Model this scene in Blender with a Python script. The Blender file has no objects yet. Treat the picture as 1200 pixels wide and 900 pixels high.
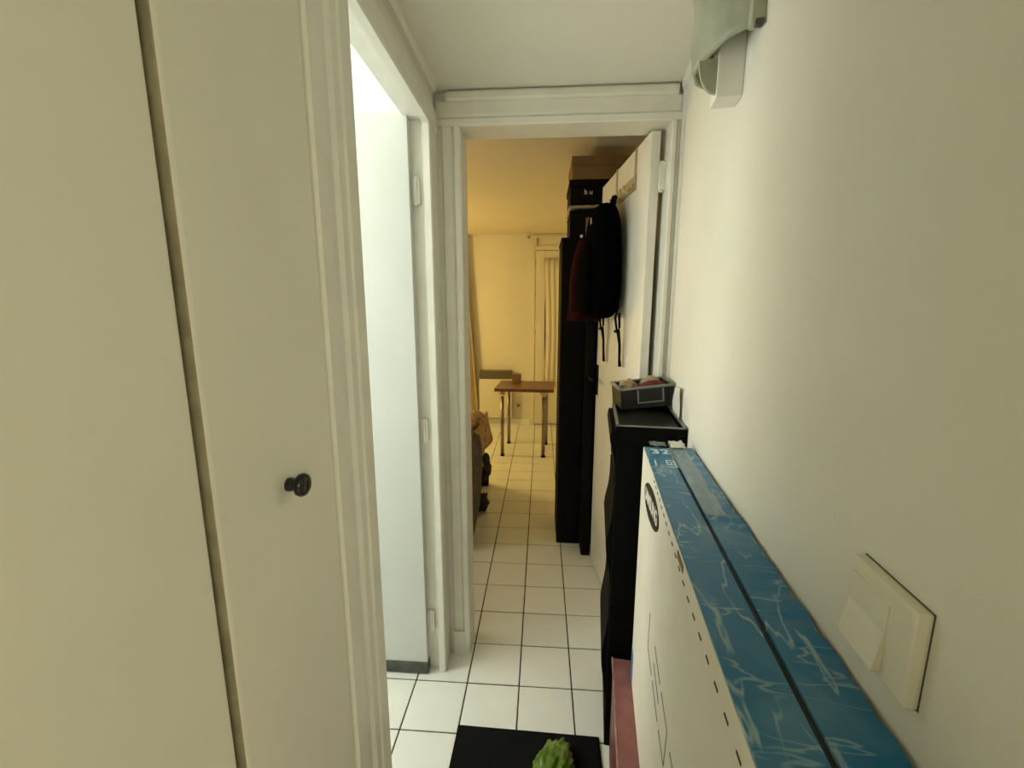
import bpy, bmesh, math, random
from mathutils import Vector, Matrix, noise
random.seed(4)
S = bpy.context.scene
COL = S.collection
R = math.radians

# ------------------------------------------------------------------ camera, world, lights, exposure
EYE = 1.418
cam_d = bpy.data.cameras.new('camera')
cam_d.sensor_width = 36; cam_d.lens = 15.0; cam_d.clip_start = 0.01
cam = bpy.data.objects.new('camera', cam_d); COL.objects.link(cam)
cam.location = (0, 0, EYE)
cam.rotation_euler = (R(90 - 9.87), 0, R(3.95))
S.camera = cam
world = bpy.data.worlds.new('world'); S.world = world; world.use_nodes = True
world.node_tree.nodes['Background'].inputs[0].default_value = (.5, .55, .6, 1)
world.node_tree.nodes['Background'].inputs[1].default_value = 0.02
S.view_settings.view_transform = 'Standard'; S.view_settings.look = 'None'
S.view_settings.exposure = 1.18; S.view_settings.gamma = 1.0; S.view_settings.use_curve_mapping = False

def light(name, kind, loc, power, col, size=.1, rot=(0, 0, 0), sy=None):
    d = bpy.data.lights.new(name, kind); d.energy = power; d.color = col
    if kind == 'AREA':
        d.size = size
        if sy: d.shape = 'RECTANGLE'; d.size_y = sy
    else: d.shadow_soft_size = size
    o = bpy.data.objects.new(name, d); COL.objects.link(o); o.location = loc; o.rotation_euler = rot
    return o
# daylight of the side room's window, its ceiling lamp, an added fill light in the unseen entry, the living room's lamps
light('window_daylight', 'AREA', (-1.86, 1.14, 1.35), 11, (.965, 1.0, .935), .75, (0, R(-90), 0), 1.7)
light('side_room_lamp', 'POINT', (-1.5, .86, 2.2), 7.5, (.97, 1.0, .93), .2)
light('entry_fill', 'POINT', (1.15, -1.85, 1.85), 16, (1.0, .96, .76), .25)  # unseen light added behind the viewer to brighten the closet doors
light('living_room_lamp', 'POINT', (-1.75, 4.05, 1.30), 16, (1.0, .735, .25), .12)

# ------------------------------------------------------------------ materials
def mat(name, col, rough=.6, metal=0, noise_amt=0, noise_scale=8, bump=0, bump_scale=60, spec=.5, col2=None, sheen=0, trans=0, alpha=1):
    m = bpy.data.materials.new(name); m.use_nodes = True
    nt = m.node_tree; b = nt.nodes['Principled BSDF']
    b.inputs['Base Color'].default_value = (*col, 1); b.inputs['Roughness'].default_value = rough
    b.inputs['Metallic'].default_value = metal; b.inputs['Specular IOR Level'].default_value = spec
    b.inputs['Transmission Weight'].default_value = trans; b.inputs['Alpha'].default_value = alpha
    b.inputs['Sheen Weight'].default_value = sheen
    tc = nt.nodes.new('ShaderNodeTexCoord')
    if noise_amt or col2:
        n = nt.nodes.new('ShaderNodeTexNoise'); n.inputs['Scale'].default_value = noise_scale; n.inputs['Detail'].default_value = 6
        nt.links.new(tc.outputs['Object'], n.inputs['Vector'])
        mx = nt.nodes.new('ShaderNodeMix'); mx.data_type = 'RGBA'
        c2 = col2 or tuple(c * (1 - noise_amt) for c in col)
        mx.inputs[6].default_value = (*col, 1); mx.inputs[7].default_value = (*c2, 1)
        rp = nt.nodes.new('ShaderNodeValToRGB'); rp.color_ramp.elements[0].position = .38; rp.color_ramp.elements[1].position = .66
        nt.links.new(n.outputs['Fac'], rp.inputs['Fac']); nt.links.new(rp.outputs['Color'], mx.inputs[0])
        nt.links.new(mx.outputs[2], b.inputs['Base Color'])
    if bump:
        n2 = nt.nodes.new('ShaderNodeTexNoise'); n2.inputs['Scale'].default_value = bump_scale; n2.inputs['Detail'].default_value = 3
        nt.links.new(tc.outputs['Object'], n2.inputs['Vector'])
        bp = nt.nodes.new('ShaderNodeBump'); bp.inputs['Strength'].default_value = bump; bp.inputs['Distance'].default_value = .002
        nt.links.new(n2.outputs['Fac'], bp.inputs['Height']); nt.links.new(bp.outputs['Normal'], b.inputs['Normal'])
    return m

PAINT = (.83, .812, .715)
M = dict(
    wall=mat('wall_paint', PAINT, .62, bump=.14, bump_scale=120, noise_amt=.05, noise_scale=3),
    ceil=mat('ceiling_paint', (.84, .82, .72), .8, noise_amt=.03, noise_scale=4),
    gloss=mat('trim_gloss_paint', (.84, .822, .73), .38, noise_amt=.05, noise_scale=14, bump=.08, bump_scale=30),
    closet=mat('closet_paint', (.82, .79, .68), .5, noise_amt=.05, noise_scale=3, bump=.12, bump_scale=90),
    edge=mat('closet_gap_shade', (.42, .37, .24), .6, noise_amt=.25, noise_scale=30),  # dark olive standing in for the shade of the closet door gap
    bath=mat('side_room_paint', (.87, .88, .84), .6),
    leaf=mat('door_leaf_paint', (.68, .70, .66), .42, noise_amt=.03, noise_scale=5),
    dgrey=mat('grey_kick_strip', (.10, .10, .085), .6, noise_amt=.4, noise_scale=30),
    room=mat('room_wall_paint', (.80, .74, .58), .8, noise_amt=.05, noise_scale=2.5),
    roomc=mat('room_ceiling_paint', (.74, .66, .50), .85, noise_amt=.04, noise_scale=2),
    grout=mat('grout', (.055, .045, .032), .95),
    black=mat('black_plastic', (.003, .003, .003), .7, spec=.08),
    knob=mat('black_knob', (.005, .005, .005), .18),
    tray=mat('tray_black', (.007, .008, .006), .4, noise_amt=.4, noise_scale=20),
    trayrim=mat('tray_rim_grey', (.24, .24, .22), .35),
    bwood=mat('black_wood', (.004, .0035, .003), .75, spec=.15),
    bfab=mat('black_fabric', (.0015, .0015, .002), 1.0, spec=.01, bump=.4, bump_scale=300),
    web=mat('black_webbing', (.005, .005, .005), .9, spec=.1),
    maroonfab=mat('maroon_fabric', (.035, .006, .006), .9, spec=.1),
    maroon=mat('maroon_lacquer', (.24, .085, .075), .55, col2=(.30, .13, .12), noise_scale=18),
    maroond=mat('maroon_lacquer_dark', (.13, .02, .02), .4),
    carton=mat('white_carton', (.80, .765, .66), .6, noise_amt=.06, noise_scale=7, bump=.05, bump_scale=25),
    kraft=mat('kraft_card', (.28, .17, .08), .85, noise_amt=.2, noise_scale=25),
    print=mat('black_print', (.006, .006, .006), .5),
    worn=mat('worn_lacquer', (.40, .25, .22), .7, noise_amt=.4, noise_scale=40),
    ink=mat('thin_line_print', (.05, .045, .035), .6),
    white=mat('white_print', (.85, .85, .80), .5),
    lightblue=mat('pale_print', (.75, .90, .90), .5),
    switch=mat('switch_plastic', (.80, .76, .62), .35),
    metal=mat('brushed_metal', (.55, .52, .46), .3, metal=1),
    brass=mat('pale_metal', (.50, .43, .30), .4, metal=.6),
    shadeglass=mat('frosted_lamp_glass', (.42, .44, .34), .35, noise_amt=.25, noise_scale=12),
    lampwhite=mat('lamp_white', (.92, .91, .86), .45),
    mat=mat('black_mat', (.008, .008, .008), .95, spec=.1, bump=.8, bump_scale=350),
    wood=mat('table_wood', (.20, .085, .025), .35, col2=(.14, .055, .016), noise_scale=10),
    steel=mat('table_leg_steel', (.30, .25, .22), .3, metal=.8),
    sofa=mat('sofa_fabric', (.10, .082, .048), .9, noise_amt=.25, noise_scale=30),
    sofal=mat('sofa_light_fabric', (.45, .36, .22), .95, noise_amt=.2, noise_scale=40, bump=.5, bump_scale=100),
    throw=mat('throw_fabric', (.55, .40, .25), .95, col2=(.30, .15, .07), noise_scale=30, bump=.8, bump_scale=60),
    navy=mat('navy_fabric', (.02, .018, .03), .9),
    curtain=mat('curtain_fabric', (.62, .48, .28), .9, noise_amt=.1, noise_scale=20),
    sheer=mat('sheer_fabric', (.74, .68, .52), .9),
    glass=mat('dark_glass', (.01, .01, .012), .08),
    heater=mat('heater_enamel', (.74, .68, .52), .5),
    grille=mat('heater_grille', (.16, .13, .09), .5),
    boxbrown=mat('brown_box', (.26, .16, .065), .8, noise_amt=.2, noise_scale=9),
    cloth_red=mat('red_cloth', (.16, .02, .018), .85, col2=(.10, .012, .012), noise_scale=30),
    cloth_cream=mat('cream_cloth', (.42, .30, .16), .85, col2=(.25, .14, .07), noise_scale=25),
    paper=mat('white_paper', (.80, .78, .70), .6),
    cable=mat('grey_bag', (.40, .34, .24), .5),
)
def tile_mat():
    m = mat('white_floor_tile', (.80, .79, .69), .22, bump=.04, bump_scale=20, spec=.4)
    nt = m.node_tree; b = nt.nodes['Principled BSDF']
    oi = nt.nodes.new('ShaderNodeObjectInfo'); hsv = nt.nodes.new('ShaderNodeHueSaturation')
    tc = nt.nodes.new('ShaderNodeTexCoord'); n = nt.nodes.new('ShaderNodeTexNoise'); n.inputs['Scale'].default_value = 9; n.inputs['Detail'].default_value = 5
    nt.links.new(tc.outputs['Object'], n.inputs['Vector'])
    ma = nt.nodes.new('ShaderNodeMath'); ma.operation = 'MULTIPLY_ADD'; ma.inputs[1].default_value = .06; ma.inputs[2].default_value = 1.0
    mb = nt.nodes.new('ShaderNodeMath'); mb.operation = 'MULTIPLY_ADD'; mb.inputs[1].default_value = -.10
    nt.links.new(oi.outputs['Random'], ma.inputs[0]); nt.links.new(n.outputs['Fac'], mb.inputs[0]); nt.links.new(ma.outputs[0], mb.inputs[2])
    nt.links.new(mb.outputs[0], hsv.inputs['Value']); hsv.inputs['Color'].default_value = (.90, .90, .82, 1)
    nt.links.new(hsv.outputs['Color'], b.inputs['Base Color']); return m
M['tile'] = tile_mat()
def blue_mat():
    m = mat('blue_carton_print', (.02, .16, .27), .33, bump=.1, bump_scale=30)
    nt = m.node_tree; b = nt.nodes['Principled BSDF']; tc = nt.nodes.new('ShaderNodeTexCoord')
    def nz(scale, det, dist, vec=None):
        mp = nt.nodes.new('ShaderNodeMapping'); mp.inputs['Scale'].default_value = vec or (1, 1, 1)
        n = nt.nodes.new('ShaderNodeTexNoise'); n.inputs['Scale'].default_value = scale; n.inputs['Detail'].default_value = det; n.inputs['Distortion'].default_value = dist
        nt.links.new(tc.outputs['Object'], mp.inputs[0]); nt.links.new(mp.outputs[0], n.inputs['Vector']); return n
    def ramp(src, stops):
        r = nt.nodes.new('ShaderNodeValToRGB'); e = r.color_ramp.elements
        e[0].position, e[0].color = stops[0][0], (*[stops[0][1]] * 3, 1); e[1].position, e[1].color = stops[-1][0], (*[stops[-1][1]] * 3, 1)
        for p, v in stops[1:-1]:
            x = e.new(p); x.color = (v, v, v, 1)
        nt.links.new(src.outputs['Fac'], r.inputs['Fac']); return r
    def mul(a, c):
        x = nt.nodes.new('ShaderNodeMath'); x.operation = 'MULTIPLY'; nt.links.new(a, x.inputs[0])
        if isinstance(c, float): x.inputs[1].default_value = c
        else: nt.links.new(c, x.inputs[1])
        return x.outputs[0]
    def mx(a, b_): 
        x = nt.nodes.new('ShaderNodeMath'); x.operation = 'MAXIMUM'; nt.links.new(a, x.inputs[0]); nt.links.new(b_, x.inputs[1]); return x.outputs[0]
    l1 = ramp(nz(11, 3, .15, (2.0, .45, 1)), [(.482, 0), (.497, .8), (.503, .8), (.518, 0)])
    l2 = ramp(nz(9, 3, .1, (.55, 2.6, 1)), [(.523, 0), (.533, .6), (.538, .6), (.548, 0)])
    msk = ramp(nz(9, 3, 0), [(.40, 0), (.52, 1)]); msk2 = ramp(nz(6, 4, 0, (1, 1, 3)), [(.40, 0), (.52, 1)])
    smear = ramp(nz(12, 8, .4), [(.46, 0), (.80, .28)])
    f = mx(mx(mul(l1.outputs[0], msk.outputs[0]), mul(l2.outputs[0], msk2.outputs[0])), smear.outputs[0])
    mix = nt.nodes.new('ShaderNodeMix'); mix.data_type = 'RGBA'; mix.inputs[6].default_value = (.004, .150, .33, 1); mix.inputs[7].default_value = (.42, .58, .56, 1)
    nt.links.new(mul(f, .8), mix.inputs[0]); nt.links.new(mix.outputs[2], b.inputs['Base Color']); return m
M['blue'] = blue_mat()
def green_mat():
    m = mat('green_plastic', (.07, .15, .012), .25, col2=(.22, .30, .06), noise_scale=22, bump=.6, bump_scale=40); return m
M['green'] = green_mat()
def tape_mat():
    m = mat('clear_tape', (.60, .66, .62), .22, bump=.8, bump_scale=70, alpha=.22); return m
M['tape'] = tape_mat()

# ------------------------------------------------------------------ mesh helpers
def mk(name, bm, m, parent=None, smooth=False, loc=None):
    me = bpy.data.meshes.new(name); bmesh.ops.recalc_face_normals(bm, faces=bm.faces); bm.to_mesh(me); bm.free()
    if smooth:
        for p in me.polygons: p.use_smooth = True
    me.materials.append(M[m] if isinstance(m, str) else m)
    o = bpy.data.objects.new(name, me); COL.objects.link(o)
    if parent: o.parent = parent
    if loc: o.location = loc
    return o
def box(lo, hi, bev=0, bm=None, seg=2):
    b2 = bmesh.new(); r = bmesh.ops.create_cube(b2, size=1)
    for v in b2.verts: v.co = Vector([lo[i] + (v.co[i] + .5) * (hi[i] - lo[i]) for i in range(3)])
    if bev: bmesh.ops.bevel(b2, geom=b2.edges[:], offset=bev, segments=seg, profile=.7, affect='EDGES')
    return join(bm, b2)
def join(bm, b2):
    if bm is None: return b2
    me = bpy.data.meshes.new('tmp'); b2.to_mesh(me); b2.free(); bm.from_mesh(me); bpy.data.meshes.remove(me); return bm
def xf(bm, mtx):
    bmesh.ops.transform(bm, matrix=mtx, verts=bm.verts); return bm
def prism(pts, axis, a, b, bm=None):
    """closed 2D outline extruded along axis from a to b"""
    b2 = bmesh.new()
    def P(p, t):
        return {'x': (t, p[0], p[1]), 'y': (p[0], t, p[1]), 'z': (p[0], p[1], t)}[axis]
    v0 = [b2.verts.new(P(p, a)) for p in pts]; v1 = [b2.verts.new(P(p, b)) for p in pts]
    n = len(pts)
    b2.faces.new(v0); b2.faces.new(v1[::-1])
    for i in range(n): b2.faces.new((v0[i], v1[i], v1[(i + 1) % n], v0[(i + 1) % n]))
    return join(bm, b2)
def lathe(prof, n=24, axis='z', bm=None):
    b2 = bmesh.new(); rings = []
    for r, h in prof:
        ring = []
        for k in range(n):
            a = 2 * math.pi * k / n; c, s = math.cos(a) * r, math.sin(a) * r
            ring.append(b2.verts.new({'z': (c, s, h), 'x': (h, c, s), 'y': (c, h, s)}[axis]))
        rings.append(ring)
    for i in range(len(rings) - 1):
        for k in range(n): b2.faces.new((rings[i][k], rings[i][(k + 1) % n], rings[i + 1][(k + 1) % n], rings[i + 1][k]))
    b2.faces.new(rings[0]); b2.faces.new(rings[-1][::-1]); return join(bm, b2)
def tube(pts, r, n=10, bm=None, flat=1.0):
    b2 = bmesh.new(); rings = []; pts = [Vector(p) for p in pts]
    for i, p in enumerate(pts):
        t = (pts[min(i + 1, len(pts) - 1)] - pts[max(i - 1, 0)]).normalized()
        a = Vector((0, 0, 1)) if abs(t.z) < .9 else Vector((1, 0, 0))
        x = t.cross(a).normalized(); y = x.cross(t)
        rr = r[i] if isinstance(r, (list, tuple)) else r
        rings.append([b2.verts.new(p + x * math.cos(2 * math.pi * k / n) * rr + y * math.sin(2 * math.pi * k / n) * rr * flat) for k in range(n)])
    for i in range(len(rings) - 1):
        for k in range(n): b2.faces.new((rings[i][k], rings[i][(k + 1) % n], rings[i + 1][(k + 1) % n], rings[i + 1][k]))
    b2.faces.new(rings[0]); b2.faces.new(rings[-1][::-1]); return join(bm, b2)
def sheet(fn, nu, nv, thick=.002, bm=None):
    """surface fn(u,v), given a real thickness along its normal"""
    b2 = bmesh.new()
    g = [[Vector(fn(i / nu, j / nv)) for j in range(nv + 1)] for i in range(nu + 1)]
    A, B = [], []
    for i in range(nu + 1):
        ra, rb = [], []
        for j in range(nv + 1):
            du = g[min(i + 1, nu)][j] - g[max(i - 1, 0)][j]; dv = g[i][min(j + 1, nv)] - g[i][max(j - 1, 0)]
            nn = du.cross(dv); nn = nn.normalized() if nn.length > 1e-12 else Vector((0, 0, 1))
            ra.append(b2.verts.new(g[i][j] + nn * thick / 2)); rb.append(b2.verts.new(g[i][j] - nn * thick / 2))
        A.append(ra); B.append(rb)
    for i in range(nu):
        for j in range(nv):
            b2.faces.new((A[i][j], A[i + 1][j], A[i + 1][j + 1], A[i][j + 1])); b2.faces.new((B[i][j], B[i][j + 1], B[i + 1][j + 1], B[i + 1][j]))
    for i in range(nu):
        b2.faces.new((A[i][0], B[i][0], B[i + 1][0], A[i + 1][0])); b2.faces.new((A[i][nv], A[i + 1][nv], B[i + 1][nv], B[i][nv]))
    for j in range(nv):
        b2.faces.new((A[0][j], A[0][j + 1], B[0][j + 1], B[0][j])); b2.faces.new((A[nu][j], B[nu][j], B[nu][j + 1], A[nu][j + 1]))
    return join(bm, b2)
def text_bm(body, size, thick=.0006, bold=0):
    c = bpy.data.curves.new('t', 'FONT'); c.body = body; c.size = size; c.align_x = 'CENTER'; c.align_y = 'CENTER'; c.extrude = thick; c.offset = bold
    o = bpy.data.objects.new('t', c); COL.objects.link(o)
    dg = bpy.context.evaluated_depsgraph_get(); me = bpy.data.meshes.new_from_object(o.evaluated_get(dg))
    b = bmesh.new(); b.from_mesh(me); bpy.data.objects.remove(o); bpy.data.curves.remove(c); bpy.data.meshes.remove(me); return b

def tag(o, label=None, cat=None, group=None, kind=None):
    if label: o['label'] = label
    if cat: o['category'] = cat
    if group: o['group'] = group
    if kind: o['kind'] = kind
    return o
def thing(name, loc, label, cat, rz=0, group=None):
    o = bpy.data.objects.new(name, None); COL.objects.link(o); o.location = loc; o.rotation_euler = (0, 0, rz); o.empty_display_size = .05
    return tag(o, label, cat, group)
def struct(name, bm, m, label, cat, parent=None, smooth=False):
    return tag(mk(name, bm, m, parent, smooth), label, cat, None, 'structure')

# the right wall runs 7 degrees off the corridor's axis: s = along it (0 at the end wall, negative towards the viewer), d = out from it
WA = R(7); WP = Vector((.458, 1.56, 0)); WU = Vector((math.sin(WA), math.cos(WA), 0)); WN = Vector((math.cos(WA), -math.sin(WA), 0))
def W(s, d, z): return WP + WU * s - WN * d + Vector((0, 0, z))
WM = Matrix.Translation(WP) @ Matrix.Rotation(-WA, 4, 'Z')
RZ = -WA            # in a thing placed with rz=RZ: local +x points at the wall, local +y away from the viewer

# ------------------------------------------------------------------ the setting
CZ = 2.14; RC = 2.285; YE = 1.56; YB = 5.2
floor = struct('floor', box((-2.1, -2.5, -.06), (1.9, 5.3, -.003)), 'grout', 'dark grout bed showing between the white square floor tiles', 'floor')
tm = box((-.0974, -.0974, -.012), (.0974, .0974, 0), .0012, seg=1)
tile0 = mk('tile', tm, 'tile', floor); tme = tile0.data
cols = [-1.07 + .2 * k + .1 for k in range(9)]; rows = [.81 + .2 * k + .1 for k in range(22)]
spots = [(x, y) for y in rows for x in cols]
for i, (x, y) in enumerate(spots):
    t = tile0 if i == 0 else tile0.copy()
    if i: COL.objects.link(t); t.parent = floor
    t.location = (x, y, random.uniform(-.0006, .0004)); t.rotation_euler = (random.uniform(-.0012, .0012), random.uniform(-.0012, .0012), 0)
rest = bmesh.new()
for ix in range(-5, 15):
    for iy in range(-16, 27):
        x = -1.07 + .1 + .2 * ix; y = .81 + .1 + .2 * iy
        if (-1.08 < x < .72 and .8 < y < 5.2) or x < -2.0 or x > 1.75 or y > 5.2 or y < -2.4: continue
        box((x - .0974, y - .0974, -.012), (x + .0974, y + .0974, 0), 0, rest)
tag(mk('tile_field', rest, 'tile', floor), kind='stuff')

# right wall
wr = box((0, -1.75, 0), (.12, .14, 2.30)); xf(wr, WM)
wall_right = struct('wall_right', wr, 'wall', 'long cream rough-painted wall on the right side of the corridor', 'wall')
# end wall round the doorway to the living room
ew = box((-.47, YE + .012, 0), (-.300, YE + .10, RC)); box((.431, YE + .012, 0), (.66, YE + .10, RC), 0, ew); box((-.300, YE + .012, 2.04), (.42, YE + .10, RC), 0, ew)
struct('wall_end', ew, 'wall', 'cream end wall framing the open doorway to the yellow room', 'wall')
# left wall: closet front, then the wall with the side-room doorway
wl = box((-.44, .66, 0), (-.372, .835, CZ + .1)); box((-.44, .835, 2.03), (-.372, 1.495, CZ + .1), 0, wl); box((-.44, 1.495, 0), (-.372, YE + .02, CZ + .1), 0, wl)
box((-.44, -2.4, 0), (-.40, .66, CZ + .1), 0, wl)
struct('wall_left', wl, 'wall', 'cream wall on the left holding the side-room doorway', 'wall')
# entry area behind the viewer
eb = box((-.44, -2.5, 0), (1.9, -2.4, 2.3)); box((1.8, -2.4, 0), (1.9, -.1, 2.3), 0, eb); box((.36, -.2, 0), (1.9, -.1, 2.3), 0, eb)
struct('wall_back', eb, 'wall', 'cream entry wall behind the viewer', 'wall')
struct('ceiling', box((-.47, -2.5, CZ), (1.9, YE + .02, CZ + .12)), 'ceil', 'low flat cream corridor ceiling', 'ceiling')
# living room shell
struct('wall_room_back', box((-2.1, YB, 0), (.75, YB + .1, RC)), 'room', 'yellow-lit far wall of the living room behind the table', 'wall')
rs = box((-2.1, YE + .1, 0), (-2.0, YB, RC)); struct('wall_room_left', rs, 'room', 'left wall of the living room beyond the sofa', 'wall')
struct('wall_room_right', box((.66, YE + .1, 0), (.75, YB, RC)), 'room', 'right wall of the living room behind the dark cabinet', 'wall')
struct('wall_room_front', box((-2.1, YE + .03, 0), (-.47, YE + .1, RC)), 'room', 'living room side of the wall beside the doorway', 'wall')
struct('ceiling_room', box((-2.1, YE + .10, RC), (.75, YB + .1, RC + .1)), 'roomc', 'ochre-lit ceiling of the living room', 'ceiling')
# side room shell
sr = box((-1.98, .70, 0), (-1.9, 1.59, 2.5)); box((-1.98, .66, 0), (-.44, .72, 2.5), 0, sr); box((-1.98, 1.53, 0), (-.44, 1.58, 2.5), 0, sr)
struct('wall_side_room', sr, 'bath', 'bright white walls of the side room seen above its open door', 'wall')
struct('ceiling_side_room', box((-1.98, .66, 2.5), (-.44, 1.59, 2.56)), 'bath', 'bright white ceiling of the side room', 'ceiling')

# trims: mouldings round the doorways and under the ceiling
def prof_v(pts, z0, z1): return prism(pts, 'z', z0, z1)
X = -.365
near = [(-.374, .700), (X + .001, .700), (X + .006, .704), (X + .006, .742), (X + .001, .752), (X, .772), (X + .006, .782), (X + .006, .806), (X + .010, .812), (X + .010, .852), (X + .006, .858), (-.40, .858), (-.40, .852), (-.374, .845)]
struct('trim_1', prof_v(near, 0, CZ), 'gloss', 'moulded cream door post between the closet and the side-room doorway', 'trim')
far = [(-.445, 1.474), (-.388, 1.474), (-.388, 1.452), (-.366, 1.452), (-.362, 1.456), (-.362, 1.48), (-.366, 1.50), (-.366, YE + .012), (-.445, YE + .012)]
struct('trim_2', prof_v(far, 0, 2.025), 'gloss', 'cream side-room door jamb with a bright edge bead', 'trim')
head = [(-.445, 2.02), (-.388, 2.02), (-.388, 2.005), (-.364, 2.005), (-.360, 2.01), (-.360, 2.06), (-.366, 2.075), (-.366, 2.085), (-.445, 2.085)]
struct('trim_3', prism(head, 'y', .845, YE + .008), 'gloss', 'cream lintel moulding above the side-room doorway', 'trim')
hr = prism([(-.372, CZ - .026), (-.356, CZ - .026), (-.350, CZ - .012), (-.350, CZ), (-.372, CZ)], 'y', -1.6, YE - .05)
struct('trim_4', hr, 'gloss', 'thin cream ceiling strip along the left wall', 'trim')
# end doorway casing
cl = [(-.366, YE + .014), (-.366, YE), (-.350, YE), (-.345, YE - .006), (-.318, YE - .006), (-.310, YE - .002), (-.304, YE - .012), (-.286, YE - .012), (-.282, YE - .008), (-.282, YE + .11), (-.30, YE + .11), (-.30, YE + .014)]
c = prof_v(cl, 0, 2.028)
box((-.350, YE - .016, 0), (-.300, YE - .004, .105), .003, c)
struct('trim_5', c, 'gloss', 'left moulded casing of the living room doorway with plinth block', 'trim')
cr = [(.418, YE - .008), (.421, YE - .012), (.432, YE - .012), (.437, YE - .002), (.444, YE - .006), (.464, YE - .006), (.472, YE + .014), (.432, YE + .014), (.432, YE + .11), (.418, YE + .11)]
struct('trim_6', prof_v(cr, 0, 2.028), 'gloss', 'right moulded casing of the living room doorway', 'trim')
ch = [(YE + .11, 2.028), (YE - .008, 2.028), (YE - .012, 2.032), (YE - .012, 2.05), (YE - .002, 2.058), (YE - .006, 2.066), (YE - .006, 2.105), (YE + .014, 2.105), (YE + .014, 2.05), (YE + .11, 2.05)]
struct('trim_7', prism(ch, 'x', -.366, .466), 'gloss', 'cream head casing above the living room doorway', 'trim')
struct('trim_8', prism([(YE + .013, 2.105), (YE - .012, 2.105), (YE - .018, 2.112), (YE - .018, 2.128), (YE - .012, CZ - .004), (YE + .013, CZ - .004)], 'x', -.330, .432), 'gloss', 'thin cream ceiling strip above the living room doorway', 'trim')
q = prism([(0.002, CZ - .03), (-.010, CZ - .028), (-.016, CZ - .012), (-.016, CZ), (0.002, CZ)], 'y', -1.7, -.012); xf(q, WM)
struct('trim_9', q, 'gloss', 'slim cream ceiling strip along the right wall', 'trim')
q = box((-.010, -.030, 0), (.002, -.012, CZ - .03), .003); xf(q, WM)
struct('trim_10', q, 'gloss', 'narrow upright cream strip where right wall meets doorway casing', 'trim')

# closet doors (left foreground)
d1 = struct('door_1', box((-.397, -.55, .06), (X - .001, .4105, 2.10), .003), 'closet', 'plain cream closet door panel nearest the viewer, without knob', 'door')
d2 = struct('door_2', box((-.397, .4285, .06), (X - .001, .6975, 2.10), .004), 'closet', 'narrow cream closet door panel with a round black knob', 'door')
kb = lathe([(.010, 0), (.010, .006), (.0085, .010), (.011, .013), (.0160, .017), (.0172, .022), (.0150, .027), (.009, .030), (.002, .031)], 28, 'x')
xf(kb, Matrix.Translation((X - .001, .564, 1.167)))
tag(mk('knob', kb, 'knob', d2, True), 'round glossy black door knob')
mk('edge_shade', box((-.396, .4262, .06), (X - .004, .4287, 2.10)), 'edge', d2); mk('gap_shade', box((-.399, .4095, .06), (X - .024, .4262, 2.10)), 'edge', d2)  # dark strips: shade of the gap between the doors put in as colour
struct('trim_11', box((-.40, -2.4, 2.10), (X, .70, CZ), .003), 'closet', 'cream closet head rail above the closet doors', 'trim')

# side-room door, open
d3 = struct('door_3', box((-1.03, 1.440, .05), (-.432, 1.474, 2.030), .002), 'leaf', 'white side-room door standing open with a dark grey strip along its foot', 'door')
tag(mk('kick_strip', box((-1.03, 1.434, .004), (-.430, 1.472, .052), .003), 'dgrey', d3), 'dark grey draught strip along the foot of the door')
for z in (.22, .99, 1.80):
    h = lathe([(.0065, z - .045), (.0065, z + .045)], 12); xf(h, Matrix.Translation((-.418, 1.462, 0)))
    box((-.432, 1.462, z - .04), (-.405, 1.4735, z + .04), .001, h); mk('hinge', h, 'gloss', d3, False)

# living-room door, open, hinged on the right jamb
LA = Vector((.368, 1.612, 0)); LB = Vector((.297, 2.300, 0)); LL = (LB - LA).length; LU = (LB - LA).normalized(); LN = Vector((-LU.y, LU.x, 0))   # LN points into the corridor axis (left)
LM = Matrix((( -LN.x, LU.x, 0, LA.x), (-LN.y, LU.y, 0, LA.y), (0, 0, 1, 0), (0, 0, 0, 1)))   # local x behind the face, y along the leaf
def leafpt(t, d, z): return LA + LU * t + LN * d + Vector((0, 0, z))
b = box((0, 0, .008), (.032, LL, 2.020), .002); xf(b, LM)
d4 = struct('door_4', b, 'gloss', 'cream living room door standing open with a backpack hung on it', 'door')
b = box((-.004, LL - .05, .97), (0, LL - .012, 1.13), .001); tube([(-.003, LL - .03, 1.06), (-.045, LL - .03, 1.06)], .008, bm=b); tube([(-.045, LL - .025, 1.06), (-.047, LL - .14, 1.06)], .008, bm=b)
xf(b, LM); mk('handle', b, 'black', d4)
b = box((.004, LL - .001, .98), (.033, LL + .002, 1.14)); xf(b, LM); mk('lock_plate', b, 'metal', d4)
for z in (.22, 1.87):
    b = lathe([(.007, z - .05), (.007, z + .05)], 12); xf(b, Matrix.Translation((.406, 1.606, 0))); box((.396, 1.592, z - .045), (.4195, 1.606, z + .045), .001, b); mk('hinge', b, 'gloss', d4)

# far window door with sheer curtain on the far wall
w1 = struct('window_1', box((-.125, YB - .02, 0), (-.085, YB, 2.15), .004), 'room', 'tall cream French window partly hidden by the dark cabinet', 'window')
mk('frame_head', box((-.085, YB - .02, 2.10), (.66, YB, 2.15), .004), 'room', w1)
mk('stile', box((-.078, YB - .032, .02), (.035, YB - .002, 2.095), .006), 'room', w1)
mk('lower_panel', box((.036, YB - .026, .02), (.64, YB - .004, .50), .006), 'room', w1)
mk('pane', box((.036, YB - .012, .50), (.64, YB - .006, 2.0)), 'glass', w1)
mk('top_rail', box((.036, YB - .032, 2.0), (.64, YB - .002, 2.095), .006), 'room', w1)
for z in (.55, 1.15, 1.6, 1.95):
    b = lathe([(.006, z - .035), (.006, z + .035)], 8); xf(b, Matrix.Translation((-.08, YB - .03, 0))); mk('hinge', b, 'brass', w1)
sc = thing('sheer_curtain', (.33, YB - .05, .45), 'pale gathered sheer curtain on the French window', 'curtain')
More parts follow.
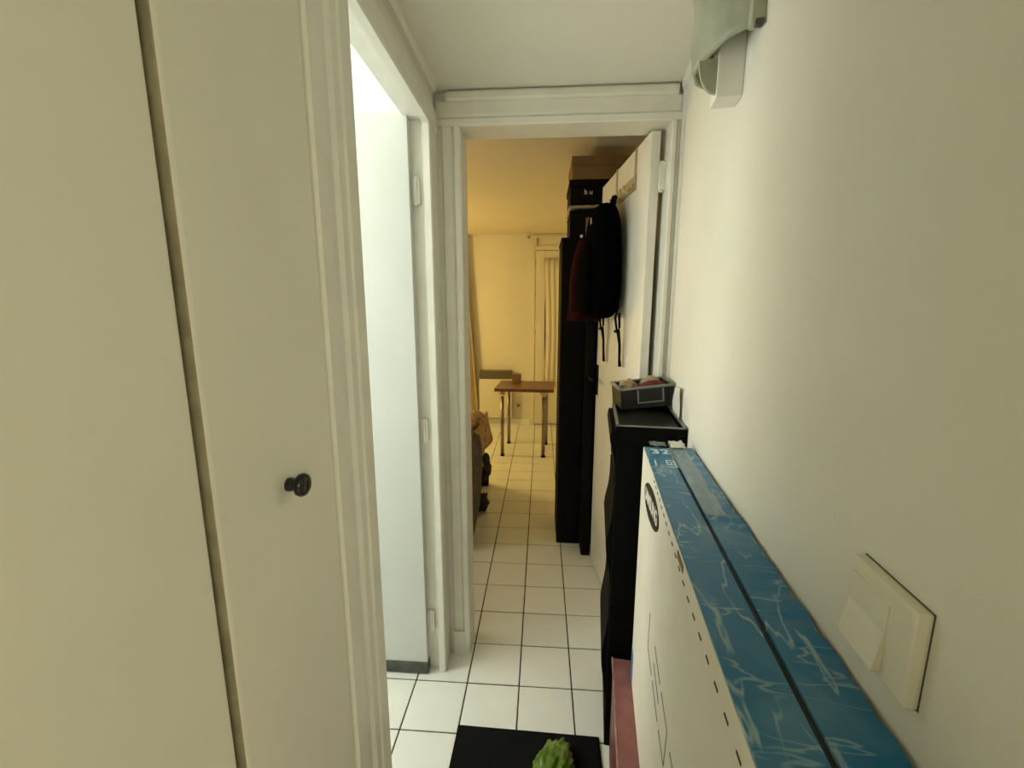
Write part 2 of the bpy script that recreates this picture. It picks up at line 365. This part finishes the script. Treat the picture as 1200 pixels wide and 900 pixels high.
mk('curtain_cloth', sheet(lambda u, v: (-.298 + .598 * u + .016 * math.sin(v * 5 - 1.2) * (1 - u), .010 * math.sin(u * 62 + .7 * math.sin(v * 4)) * (.5 + .5 * v), 1.56 - 1.5 * v), 140, 10, .002), 'sheer', sc, True)
b = tube([(-.29, 0, 1.545), (.31, 0, 1.545)], .005, 8); mk('curtain_wire', b, 'brass', sc)
rod = thing('curtain_rod', (.26, YB - .06, 2.245), 'thin pale curtain rod above the French window', 'curtain rod')
mk('rod', tube([(-.40, 0, .0), (.36, 0, .0)], .010, 10), 'room', rod); mk('finial', xf(lathe([(.004, 0), (.02, .01), (.02, .03), (.006, .042)], 12, 'x'), Matrix.Translation((-.44, 0, 0))), 'brass', rod)
b = box((-.33, -.008, -.012), (-.315, .06, -.002)); box((-.33, .05, -.10), (-.315, .06, 0), 0, b); mk('bracket', b, 'brass', rod)
lc = thing('side_curtain', (-1.2, YB - .12, .05), 'long tan curtain hanging at the left of the far wall', 'curtain')
mk('curtain_cloth', sheet(lambda u, v: (-.35 + (.64 + .14 * v) * u, .03 * math.sin(u * 40), 2.16 - 2.1 * v), 90, 12, .003), 'curtain', lc, True)
mk('rod', tube([(-.45, 0, 2.165), (.31, 0, 2.165)], .010, 10), 'brass', lc); mk('finial', xf(lathe([(.006, 0), (.018, .01), (.018, .025), (.004, .035)], 12, 'x'), Matrix.Translation((.31, 0, 2.165))), 'brass', lc)

# ------------------------------------------------------------------ things on the right of the corridor
# maroon low chest that carries the carton
mc = thing('low_chest', W(-.86, .098, 0), 'low dusty maroon wooden chest under the television carton', 'chest', RZ)
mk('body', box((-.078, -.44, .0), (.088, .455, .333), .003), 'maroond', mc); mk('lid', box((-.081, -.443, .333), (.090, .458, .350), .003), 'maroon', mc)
b = box((-.0825, -.444, .344), (-.078, .459, .3515), .001); box((-.0825, -.30, .333), (-.081, .15, .345), 0, b); mk('worn_edge', b, 'worn', mc)

# television carton standing on the chest
BD = .124; B0, B1 = -.462, -1.40; BZ0, BZ1 = .352, 1.058
tv = thing('television_carton', W((B0 + B1) / 2, BD / 2 + .004, BZ0), 'tall white television carton with blue taped top leaning along the wall', 'carton', RZ)
L2 = (B0 - B1) / 2; hx = BD / 2; HH = BZ1 - BZ0
def bs(s): return s - (B0 + B1) / 2          # wall s -> carton's local y
mk('body', box((-hx, -L2, 0), (hx, L2, HH), .004), 'carton', tv)
mk('top_flap', box((-hx + .001, -L2, HH - .001), (-.0035, L2 - .012, HH + .0035), .001), 'blue', tv)
fl = bmesh.new(); N = 60
vs = []
for i in range(N + 1):
    y = -L2 + (2 * L2 - .004) * i / N; e = hx - .002 + random.uniform(-.004, .002)
    vs.append([fl.verts.new((xx, y, zz)) for xx, zz in ((.003, HH - .001), (.003, HH + .005), (e, HH + .004 + random.uniform(-.001, .001)), (e, HH - .001))])
for i in range(N):
    for k in range(4): fl.faces.new((vs[i][k], vs[i][(k + 1) % 4], vs[i + 1][(k + 1) % 4], vs[i + 1][k]))
fl.faces.new(vs[0]); fl.faces.new(vs[-1][::-1]); mk('top_flap', fl, 'blue', tv)
mk('seam', box((-.0036, -L2 + .01, HH - .0005), (.0032, L2 - .15, HH + .0008)), 'print', tv)
def crumple(x0, x1, y0, y1, z, amp, seed, nu=14, nv=30):
    return sheet(lambda u, v: (x0 + (x1 - x0) * u + .004 * noise.noise((u * 3, v * 9, seed)), y0 + (y1 - y0) * v + .003 * noise.noise((u * 9, v * 3, seed + 5)), z + amp * (.5 + noise.noise((u * 4, v * 10, seed + 9)))), nu, nv, .0006)
mk('tape', crumple(.0, .036, L2 - .40, L2 + .012, HH + .0075, .004, 1), 'tape', tv, True)
mk('tape', crumple(-.046, -.006, L2 - .016, L2 + .020, HH + .006, .006, 4, 10, 6), 'tape', tv, True)
b = crumple(.004, .040, L2 - .035, L2 + .022, HH + .010, .006, 12, 8, 8)
tag(mk('torn_flap', b, 'carton', tv, True), 'torn bare card flap at the far end')
def onface(bm, s, z, rot=0):   # writing plane -> the carton's corridor face; text runs along the wall
    m = Matrix.Translation((-hx - .0006, bs(s), z - BZ0)) @ Matrix(((0, 0, -1, 0), (-1, 0, 0, 0), (0, 1, 0, 0), (0, 0, 0, 1))) @ Matrix.Rotation(rot, 4, 'Z')
    return xf(bm, m)
def ontop(bm, s, xl, rot=0):
    m = Matrix.Translation((xl, bs(s), HH + .0042)) @ Matrix.Rotation(rot, 4, 'Z'); return xf(bm, m)
ov = bmesh.new(); pts = [(.118 * math.cos(2 * math.pi * k / 48), .040 * math.sin(2 * math.pi * k / 48)) for k in range(48)]
ov = prism(pts, 'z', -.0004, .0004); onface(ov, -.663, .985, R(7)); tag(mk('logo_oval', ov, 'print', tv), 'black oval logo with white lettering')
t = text_bm('SAMSUNG', .042, .0004, .0012); xf(t, Matrix.Diagonal((1.02, 1.0, 1, 1)).to_4x4()); onface(t, -.663, .985, R(7)); xf(t, Matrix.Translation((-.0006, 0, 0))); mk('logo_text', t, 'white', tv)
for i in range(24):
    s = -.69 - i * .026 * (1 + .012 * i); 
    if s < -1.33: break
    r = box((-.006, -.0014, -.0004), (.006, .0014, .0004)); onface(r, s, 1.052 - .022 * min(1, (-.69 - s) / .35), R(0)); mk('slot', r, 'ink' if i > 6 else 'kraft', tv)
r = box((-.021, -.0055, -.0006), (.021, .0055, .0006)); onface(r, -.985, 1.048); tag(mk('hand_slot', r, 'kraft', tv), 'brown hand hole strip in the card')
lines = [[(-.743, .776), (-.741, .69), (-.805, .68)], [(-.824, .764), (-.897, .749)], [(-.821, .724), (-.895, .707)], [(-.819, .681), (-.894, .667)],
         [(-.913, .749), (-.979, .74), (-.97, .661)], [(-.911, .667), (-.97, .661)], [(-1.008, .735), (-1.031, .734)]]
for ln in lines:
    bm = bmesh.new()
    for (s0, z0), (s1, z1) in zip(ln, ln[1:]):
        a = Vector((bs(s0), z0 - BZ0)); c = Vector((bs(s1), z1 - BZ0)); dr = (c - a).normalized(); pn = Vector((-dr.y, dr.x)) * .0011
        pp = [a + pn, c + pn, c - pn, a - pn]; prism([(p.x, p.y) for p in pp], 'x', -hx - .0008, -hx - .0001, bm)
    mk('line_drawing', bm, 'ink', tv)
t = text_bm('32', .050, .0004); ontop(t, -.512, -.026, R(4)); mk('lettering', t, 'lightblue', tv)
t = text_bm('LED', .030, .0004); ontop(t, -.596, -.012, R(90)); mk('lettering', t, 'lightblue', tv)
for k in range(3):
    r = box((-.012, -.001, -.0003), (.012, .001, .0003)); ontop(r, -.585 - .012 * k, -.048, R(80)); mk('lettering', r, 'lightblue', tv)
b = box((-hx - .001, L2 - .035, 0), (-hx + .002, L2 + .001, .10)); mk('blue_corner', b, 'blue', tv)

# black drawer tower between carton and doorway
ct = thing('drawer_tower', W(-.225, .100, 0), 'narrow black tower with three bulging drawers beside the doorway', 'cabinet', RZ)
b = box((-.092, -.158, .0), (.094, .155, 1.076), .004); box((-.096, -.160, 1.03), (.096, -.152, 1.089), .001, b); box((-.096, .147, 1.03), (.096, .157, 1.089), .001, b); box((-.096, -.160, 1.03), (-.088, .157, 1.089), .001, b); box((.088, -.160, 1.03), (.096, .157, 1.089), .001, b); mk('body', b, 'black', ct)
for z0, z1 in ((.20, .44), (.625, .79), (1.01, 1.086)):
    zc = (z0 + z1) / 2
    prof = []
    lo, hi = (.06, .50) if zc < .4 else ((.52, .90) if zc < .8 else (.92, 1.072))
    n = 14; pr_ = [(-.090, lo)]
    for k in range(n + 1):
        f = k / n; z = lo + (hi - lo) * f
        bul = math.exp(-((z - zc) / (.30 * (z1 - z0) + .02)) ** 2)
        pr_.append((-.0945 - .017 * bul, z))
    pr_.append((-.090, hi)); mk('drawer', prism(pr_, 'y', -.148, .150), 'black', ct)
b = box((-.082, -.146, 1.070), (.086, .143, 1.0775)); mk('tray_floor', b, 'tray', ct)
b = box((-.096, -.160, 1.089), (-.087, .157, 1.093), .001); box((.089, -.160, 1.089), (.096, .157, 1.093), .001, b); box((-.096, -.160, 1.089), (.096, -.154, 1.093), .001, b); box((-.096, .149, 1.089), (.096, .157, 1.093), .001, b)
tag(mk('tray_rim', b, 'trayrim', ct), 'dull grey raised rim of the top tray')
# basket on the tower
bk = thing('storage_basket', W(-.105, .092, 1.1005), 'small black basket of red and cream cloths on the drawer tower', 'basket', RZ + R(9))
bk.rotation_euler = (R(1), R(-6), RZ + R(11))
b = bmesh.new()
for lo, hi in (((-.092, -.065, 0), (.092, .065, .004)), ((-.092, -.065, 0), (-.086, .065, .07)), ((.086, -.065, 0), (.092, .065, .07)), ((-.092, -.065, 0), (.092, -.060, .07)), ((-.092, .060, 0), (.092, .065, .07))): box(lo, hi, .0015, b)
mk('body', b, 'tray', bk)
b = bmesh.new()
for lo, hi in (((-.096, -.069, .066), (.096, -.060, .074)), ((-.096, .060, .066), (.096, .069, .074)), ((-.096, -.069, .066), (-.085, .069, .074)), ((.085, -.069, .066), (.096, .069, .074))): box(lo, hi, .002, b)
mk('rim', b, 'trayrim', bk)
mk('label_window', box((-.034, -.0665, .022), (.044, -.0645, .060)), 'print', bk)
b = box((-.038, -.068, .018), (.048, -.065, .022)); box((-.038, -.068, .018), (-.034, -.065, .062), 0, b); box((.044, -.068, .018), (.048, -.065, .062), 0, b); mk('label_frame', b, 'trayrim', bk)
def lump(cx, cy, cz, rx, ry, rz, seed, amp=.35, sub=3):
    b = bmesh.new(); bmesh.ops.create_icosphere(b, subdivisions=sub, radius=1)
    for v in b.verts:
        k = 1 + amp * noise.noise(v.co * 2.2 + Vector((seed, 0, 0))); v.co = Vector((cx + v.co.x * rx * k, cy + v.co.y * ry * k, cz + v.co.z * rz * k))
    return b
BKM = bk.matrix_basis.copy()
def in_basket(name, b, m, label, cat):
    o = mk(name, b, m, None, True); o.location = bk.location; o.rotation_euler = bk.rotation_euler; return tag(o, label, cat)
in_basket('folded_cloth', lump(.022, -.026, .052, .056, .024, .028, 3), 'cloth_red', 'dark red cloth in the front of the small black basket', 'cloth')
in_basket('folded_cloth', lump(-.045, .022, .056, .032, .028, .028, 8), 'cloth_cream', 'brown cream cloth on the left in the small black basket', 'cloth')
in_basket('folded_cloth', lump(.036, .034, .060, .036, .020, .026, 12), 'sofal', 'pale beige cloth at the back right of the small black basket', 'cloth')
ps = sheet(lambda u, v: (.002 * math.sin(v * 5 + u * 3), -.055 + .10 * u + .006 * math.sin(v * 3), .095 * (v - .15 * u * v)), 8, 10, .0012)
tag(mk('folded_paper', ps, 'paper', None, True), 'white folded slip of paper standing between basket and right wall', 'paper'); o = bpy.data.objects['folded_paper']; o.location = W(-.235, .010, 1.0945); o.rotation_euler = (0, 0, RZ)

# light switch
sw = thing('light_switch', W(-1.212, 0, 1.143), 'cream square rocker light switch on the right wall above the carton', 'light switch', RZ)
b = box((-.011, -.043, -.043), (0, .043, .043), .003); mk('plate', b, 'switch', sw)
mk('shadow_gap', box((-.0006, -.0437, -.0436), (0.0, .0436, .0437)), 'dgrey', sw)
rk = prism([(-.010, -.036), (-.010, .028), (-.0118, .028), (-.0122, .0), (-.0180, -.036)], 'y', -.013, .039)
tag(mk('rocker', rk, 'switch', sw), 'wide rocker pressed in at its upper end')

# wall lamp high on the right wall
wlp = thing('wall_lamp', W(-.60, 0, 1.93), 'wall lamp with bent frosted shade high on the right wall', 'wall lamp', RZ)
mk('lamp_body', box((-.048, -.030, -.105), (0, .02, .06), .003), 'lampwhite', wlp)
cur = [(-.012, -.112), (-.026, -.102), (-.045, -.082), (-.056, -.055), (-.066, -.022), (-.075, .008), (-.078, .04), (-.066, .08), (-.035, .11), (-.008, .12)]
def curpt(u):
    f = u * (len(cur) - 1); i = min(int(f), len(cur) - 2); f -= i; a, c = cur[i], cur[i + 1]; return (a[0] + (c[0] - a[0]) * f, a[1] + (c[1] - a[1]) * f)
def shade(u, v):
    x, y = curpt(u); return (x * (1 + .22 * v) - .004 * math.sin(v * 9), y, -.03 + .21 * v)
mk('lamp_shade', sheet(shade, 36, 16, .005), 'shadeglass', wlp, True)
q = [(-.048, -.033)] + [(-.048 - .034 * math.sin(a), -.035 - .06 * math.cos(a)) for a in [R(6 * k) for k in range(0, 16)]] 
mk('side_cheek', prism(q, 'y', -.026, -.018), 'shadeglass', wlp)
mk('bracket', box((-.022, -.128, -.034), (0, -.104, .18), .004), 'shadeglass', wlp)
mk('clip', box((-.016, -.132, -.040), (-.003, -.122, -.030), .001), 'dgrey', wlp)

# ------------------------------------------------------------------ floor things in the corridor
fm = thing('door_mat', (-.03, 1.095, 0), 'black rectangular door mat on the white tiles', 'mat', R(-1.2))
mk('pile', box((-.238, -.092, .001), (.230, .128, .010), .003), 'mat', fm); mk('rubber_edge', box((-.244, -.098, 0), (.235, .135, .006), .002), 'black', fm)
gb = bmesh.new(); bmesh.ops.create_icosphere(gb, subdivisions=5, radius=1)
for v in gb.verts:
    d = v.co.copy(); rg = 1 - abs(noise.noise(d * 2.3 + Vector((3, 1, 0)))) * 1.1; k = .72 + .32 * rg + .16 * noise.noise(d * 5 + Vector((9, 0, 2)))
    zz = d.z * .045 * k; v.co = Vector((d.x * .062 * k, d.y * .115 * k, max(zz, -.014) + .015))
gbo = tag(mk('plastic_bag', gb, 'green', None, True), 'crumpled green plastic bag lying on the black mat', 'bag'); gbo.location = (.045, 1.075, .010); gbo.rotation_euler = (0, 0, R(-22))

# ------------------------------------------------------------------ on the living room door
hk = thing('over_door_hook_rack', leafpt(.30, 0, 1.90), 'pale over-door rack of coat hooks on the cream door', 'hook rack', math.atan2(LU.y, LU.x) - R(90))
# local: y along the leaf, x = -LN (behind the face)
for y in (-.14, .12):
    b = box((-.0030, y - .010, 0), (-.0008, y + .010, .1225)); box((-.0030, y - .010, .1205), (.0395, y + .010, .1235), 0, b); mk('strap', b, 'brass', hk)
mk('rail', box((-.006, -.155, -.03), (-.0008, .135, .022), .002), 'brass', hk)
for y in (-.135, -.085, .015, .065, .115):
    mk('hook', tube([(-.004, y, -.005), (-.015, y, -.028), (-.030, y, -.040), (-.042, y, -.030), (-.044, y, -.012)], .0035, 8), 'brass', hk, True)
mk('hook', tube([(-.004, .235, -.045), (-.012, .235, -.07), (-.03, .235, -.075), (-.036, .235, -.05)], .004, 8), 'brass', hk, True)

bp = thing('backpack', leafpt(.365, .0, 1.375), 'black backpack hanging from the hook rack on the open door', 'backpack', math.atan2(LU.y, LU.x) - R(90))
def sup(cx, cy, cz, rx, ry, rz, e=3.0, taper=0, seed=0, amp=.03, sub=4):
    b = bmesh.new(); bmesh.ops.create_icosphere(b, subdivisions=sub, radius=1)
    for v in b.verts:
        d = v.co.normalized(); k = (abs(d.x) ** e + abs(d.y) ** e + abs(d.z) ** e) ** (-1 / e); p = d * k
        w = 1 - taper * (p.z * .5 + .5); nn = 1 + amp * noise.noise(p * 3 + Vector((seed, 0, 0)))
        v.co = Vector((cx + p.x * rx * w * nn, cy + p.y * ry * w * nn, cz + p.z * rz))
    return b
mk('main_bag', sup(-.072, 0, .245, .066, .185, .240, 3.6, .16, 2), 'bfab', bp, True)
mk('front_pocket', sup(-.125, .02, .17, .042, .140, .15, 3.2, .18, 5), 'bfab', bp, True)
mk('top_loop', tube([(-.045, -.075, .46), (-.040, -.062, .505), (-.036, -.045, .512), (-.036, -.025, .50), (-.045, -.01, .46)], .012, 8, flat=.5), 'web', bp, True)
for y, l in ((-.15, -.195), (.125, -.205)):
    b = tube([(-.03, y, .06), (-.045, y - .012, .01), (-.04, y - .022, -.035), (-.03, y - .01, -.05), (-.022, y, -.03), (-.024, y + .004, .03)], .008, 8, flat=.6); mk('shoulder_strap', b, 'web', bp, True)
    b = tube([(-.03, y - .008, -.04), (-.02, y - .004, -.10), (-.016, y + .003, -.16), (-.014, y, l)], [.017, .012, .011, .014], 8, flat=.45); mk('webbing_strap', b, 'web', bp, True)
    b = box((-.042, y - .018, -.052), (-.024, y + .012, -.040), .002); mk('buckle', b, 'black', bp)
mk('zip_pull', box((-.135, -.05, .40), (-.131, -.045, .425)), 'metal', bp)

# dark red jacket behind the bag at the door's free end
jk = thing('jacket', (.235, 2.285, 1.36), 'dark maroon jacket hanging past the edge of the open door behind the backpack', 'jacket')
jb = sheet(lambda u, v: (-.055 + .12 * u - .05 * v * (1 - u) * 1.0, -.02 + .025 * math.sin(u * 9 + v * 2) - .02 * v, .44 - .44 * v - .05 * (1 - u) * (1 - v)), 24, 16, .012); mk('jacket_body', jb, 'maroonfab', jk, True)
mk('sleeve', tube([(-.03, -.03, .40), (-.055, -.045, .30), (-.07, -.05, .18), (-.072, -.05, .05)], [.025, .03, .028, .024], 10), 'maroonfab', jk, True)
mk('button', xf(lathe([(.006, 0), (.008, .003), (.004, .006)], 12, 'y'), Matrix.Translation((-.045, -.075, .415))), 'white', jk)

# ------------------------------------------------------------------ living room
cb = thing('tall_cabinet', (.30, 2.60, 0), 'tall black cabinet standing behind the open cream door', 'cabinet')
mk('body', box((-.195, -.155, .0), (.30, .19, 1.795), .003), 'bwood', cb)
mk('top_board', box((-.198, -.160, 1.795), (.302, .192, 1.806), .002), 'bwood', cb)
mk('cabinet_door', box((-.192, -.171, .03), (-.06, -.157, 1.785), .002), 'bwood', cb)
mk('cabinet_door', box((-.057, -.285, .0), (-.010, -.172, 1.62), .004), 'bwood', cb)
mk('knob', xf(lathe([(.004, 0), (.009, -.012), (.003, -.02)], 10, 'y'), Matrix.Translation((-.075, -.171, 1.0))), 'black', cb)

def stackbox(name, lo, hi, m, label, cat, parts=()):
    b = thing(name, ((lo[0] + hi[0]) / 2, (lo[1] + hi[1]) / 2, lo[2]), label, cat)
    hw, hd, h = (hi[0] - lo[0]) / 2, (hi[1] - lo[1]) / 2, hi[2] - lo[2]
    return b, hw, hd, h
b_, hw, hd, h = stackbox('storage_box', (.148, 2.47, 1.8065), (.48, 2.75, 1.955), 'bwood', 'black open box directly on the cabinet with a brown parcel showing', 'box')
mk('body', box((-hw, -hd, 0), (hw, hd, h - .02), .004), 'bwood', b_); mk('lid', box((-hw - .002, -hd - .002, h - .02), (hw, hd, h - .004), .003), 'black', b_)
mk('brown_parcel', box((-hw + .085, -hd - .016, .0), (-hw + .20, -hd - .001, .105), .003), 'boxbrown', b_)
fb = sheet(lambda u, v: (-.175 + .33 * u, -.15 + .29 * v, .012 + .010 * noise.noise((u * 7, v * 5, 1)) + .004 * u), 24, 18, .012)
o = tag(mk('folded_bag', fb, 'cable', None, True), 'flat pale crumpled bag between the two black boxes', 'bag'); o.location = (.315, 2.60, 1.955)
b_, hw, hd, h = stackbox('storage_box', (.146, 2.47, 1.986), (.48, 2.75, 2.108), 'black', 'black box with small white lettering high on the cabinet stack', 'box')
mk('body', box((-hw, -hd, 0), (hw, hd, h - .035), .006), 'bwood', b_); mk('lid', box((-hw - .006, -hd - .006, h - .035), (hw, hd, h), .006), 'bwood', b_)
t = text_bm('b u', .036, .0005); xf(t, Matrix.Translation((-.07, -hd - .0015, .058)) @ Matrix.Rotation(R(90), 4, 'X')); mk('lettering', t, 'white', b_)
b_, hw, hd, h = stackbox('cardboard_box', (.155, 2.47, 2.1085), (.49, 2.77, 2.226), 'boxbrown', 'brown cardboard box topping the stack under the ceiling', 'box')
mk('body', box((-hw, -hd, 0), (hw, hd, h - .045), .003), 'boxbrown', b_); mk('lid', box((-hw - .004, -hd - .004, h - .045), (hw, hd, h), .003), 'boxbrown', b_)

# table
tb = thing('side_table', (-.150, 4.21, 0), 'small wooden table with four steel legs by the far wall', 'table', R(-3))
mk('table_top', box((-.285, -.245, .648), (.285, .245, .678), .006), 'wood', tb)
for x, y in ((-.212, -.205), (.188, -.20), (-.20, .20), (.198, .205)):
    l = mk('leg', xf(lathe([(.017, .012), (.017, .60)], 14), Matrix.Translation((x, y, 0))), 'steel', tb, True)
    mk('collar', xf(lathe([(.020, .60), (.034, .622), (.034, .648)], 14), Matrix.Translation((x, y, 0))), 'metal', l); mk('foot_cap', xf(lathe([(.021, .0), (.021, .014)], 14), Matrix.Translation((x, y, 0))), 'black', l)
pb = thing('small_box', (-.255, 4.40, .6785), 'small brown cardboard box at the back of the wooden table', 'box'); mk('body', box((-.045, -.03, 0), (.045, .03, .062), .002), 'kraft', pb); mk('lid', box((-.047, -.032, .062), (.047, .032, .076), .002), 'kraft', pb)
# heater
ht = thing('wall_heater', (-.555, YB - .05, .10), 'cream wall heater with grey grille behind the wooden table', 'heater')
mk('body', box((-.20, -.045, 0), (.20, .05, .485), .006), 'heater', ht)
for k in range(6): mk('grille_slat', box((-.197, -.047, .492 + .0165 * k), (.197, .048, .504 + .0165 * k), .002), 'grille', ht)
mk('grille_core', box((-.195, -.035, .485), (.195, .048, .588)), 'grille', ht)
ol = thing('wall_socket', (-.28, YB - .012, .245), 'small socket low on the far wall below the table', 'socket'); mk('plate', box((-.035, 0, -.035), (.035, .012, .035), .003), 'heater', ol); mk('socket_well', xf(lathe([(.02, 0), (.02, .002)], 16, 'y'), Matrix.Translation((0, -.002, 0))), 'grille', ol)
bb = box((-2.0, YB - .012, 0), (-.13, YB, .07), .002); struct('baseboard_back', bb, 'tile', 'low tiled skirting along the far wall', 'baseboard')

# sofa
sf = thing('sofa', (-.75, 2.75, 0), 'brown sofa end with rounded arm seen through the doorway at left', 'sofa')
arm = [(-.40, .04), (.345, .04), (.385, .25), (.40, .45), (.398, .62), (.385, .672), (.355, .698), (.30, .705), (-.40, .705)]
mk('armrest', prism(arm, 'y', -.44, -.30), 'sofa', sf)
mk('seat', box((-.40, -.30, .06), (.30, .60, .42), .04), 'sofal', sf); mk('backrest', box((-.46, -.44, .06), (-.30, .60, .80), .04), 'sofa', sf)
for x in (-.36, .30):
    for y in (-.40, .54): mk('foot', box((x - .03, y - .03, 0), (x + .03, y + .03, .062), .004), 'bwood', sf)
th = thing('throw_blanket', (-.45, 2.93, .45), 'fringed beige and brown throw heaped over the sofa', 'blanket')
mk('heap', lump(-.16, .02, .13, .20, .32, .12, 21, .35, 4), 'throw', th, True)
mk('hanging_edge', sheet(lambda u, v: (.02 + .035 * v + .02 * math.sin(u * 17) * v, -.36 + .72 * u, .17 - .19 * v - .03 * math.sin(u * 11) * v), 40, 10, .016), 'throw', th, True)
nv = tag(mk('folded_garment', lump(0, 0, 0, .04, .14, .09, 31, .5, 3), 'navy', None, True), 'dark navy garment slipping off the sofa front', 'garment'); nv.location = (-.405, 2.97, .27)
nv2 = tag(mk('folded_garment', lump(0, 0, 0, .04, .10, .05, 37, .5, 3), 'navy', None, True), 'dark brown garment on the floor by the sofa foot', 'garment'); nv2.location = (-.41, 2.85, .060)
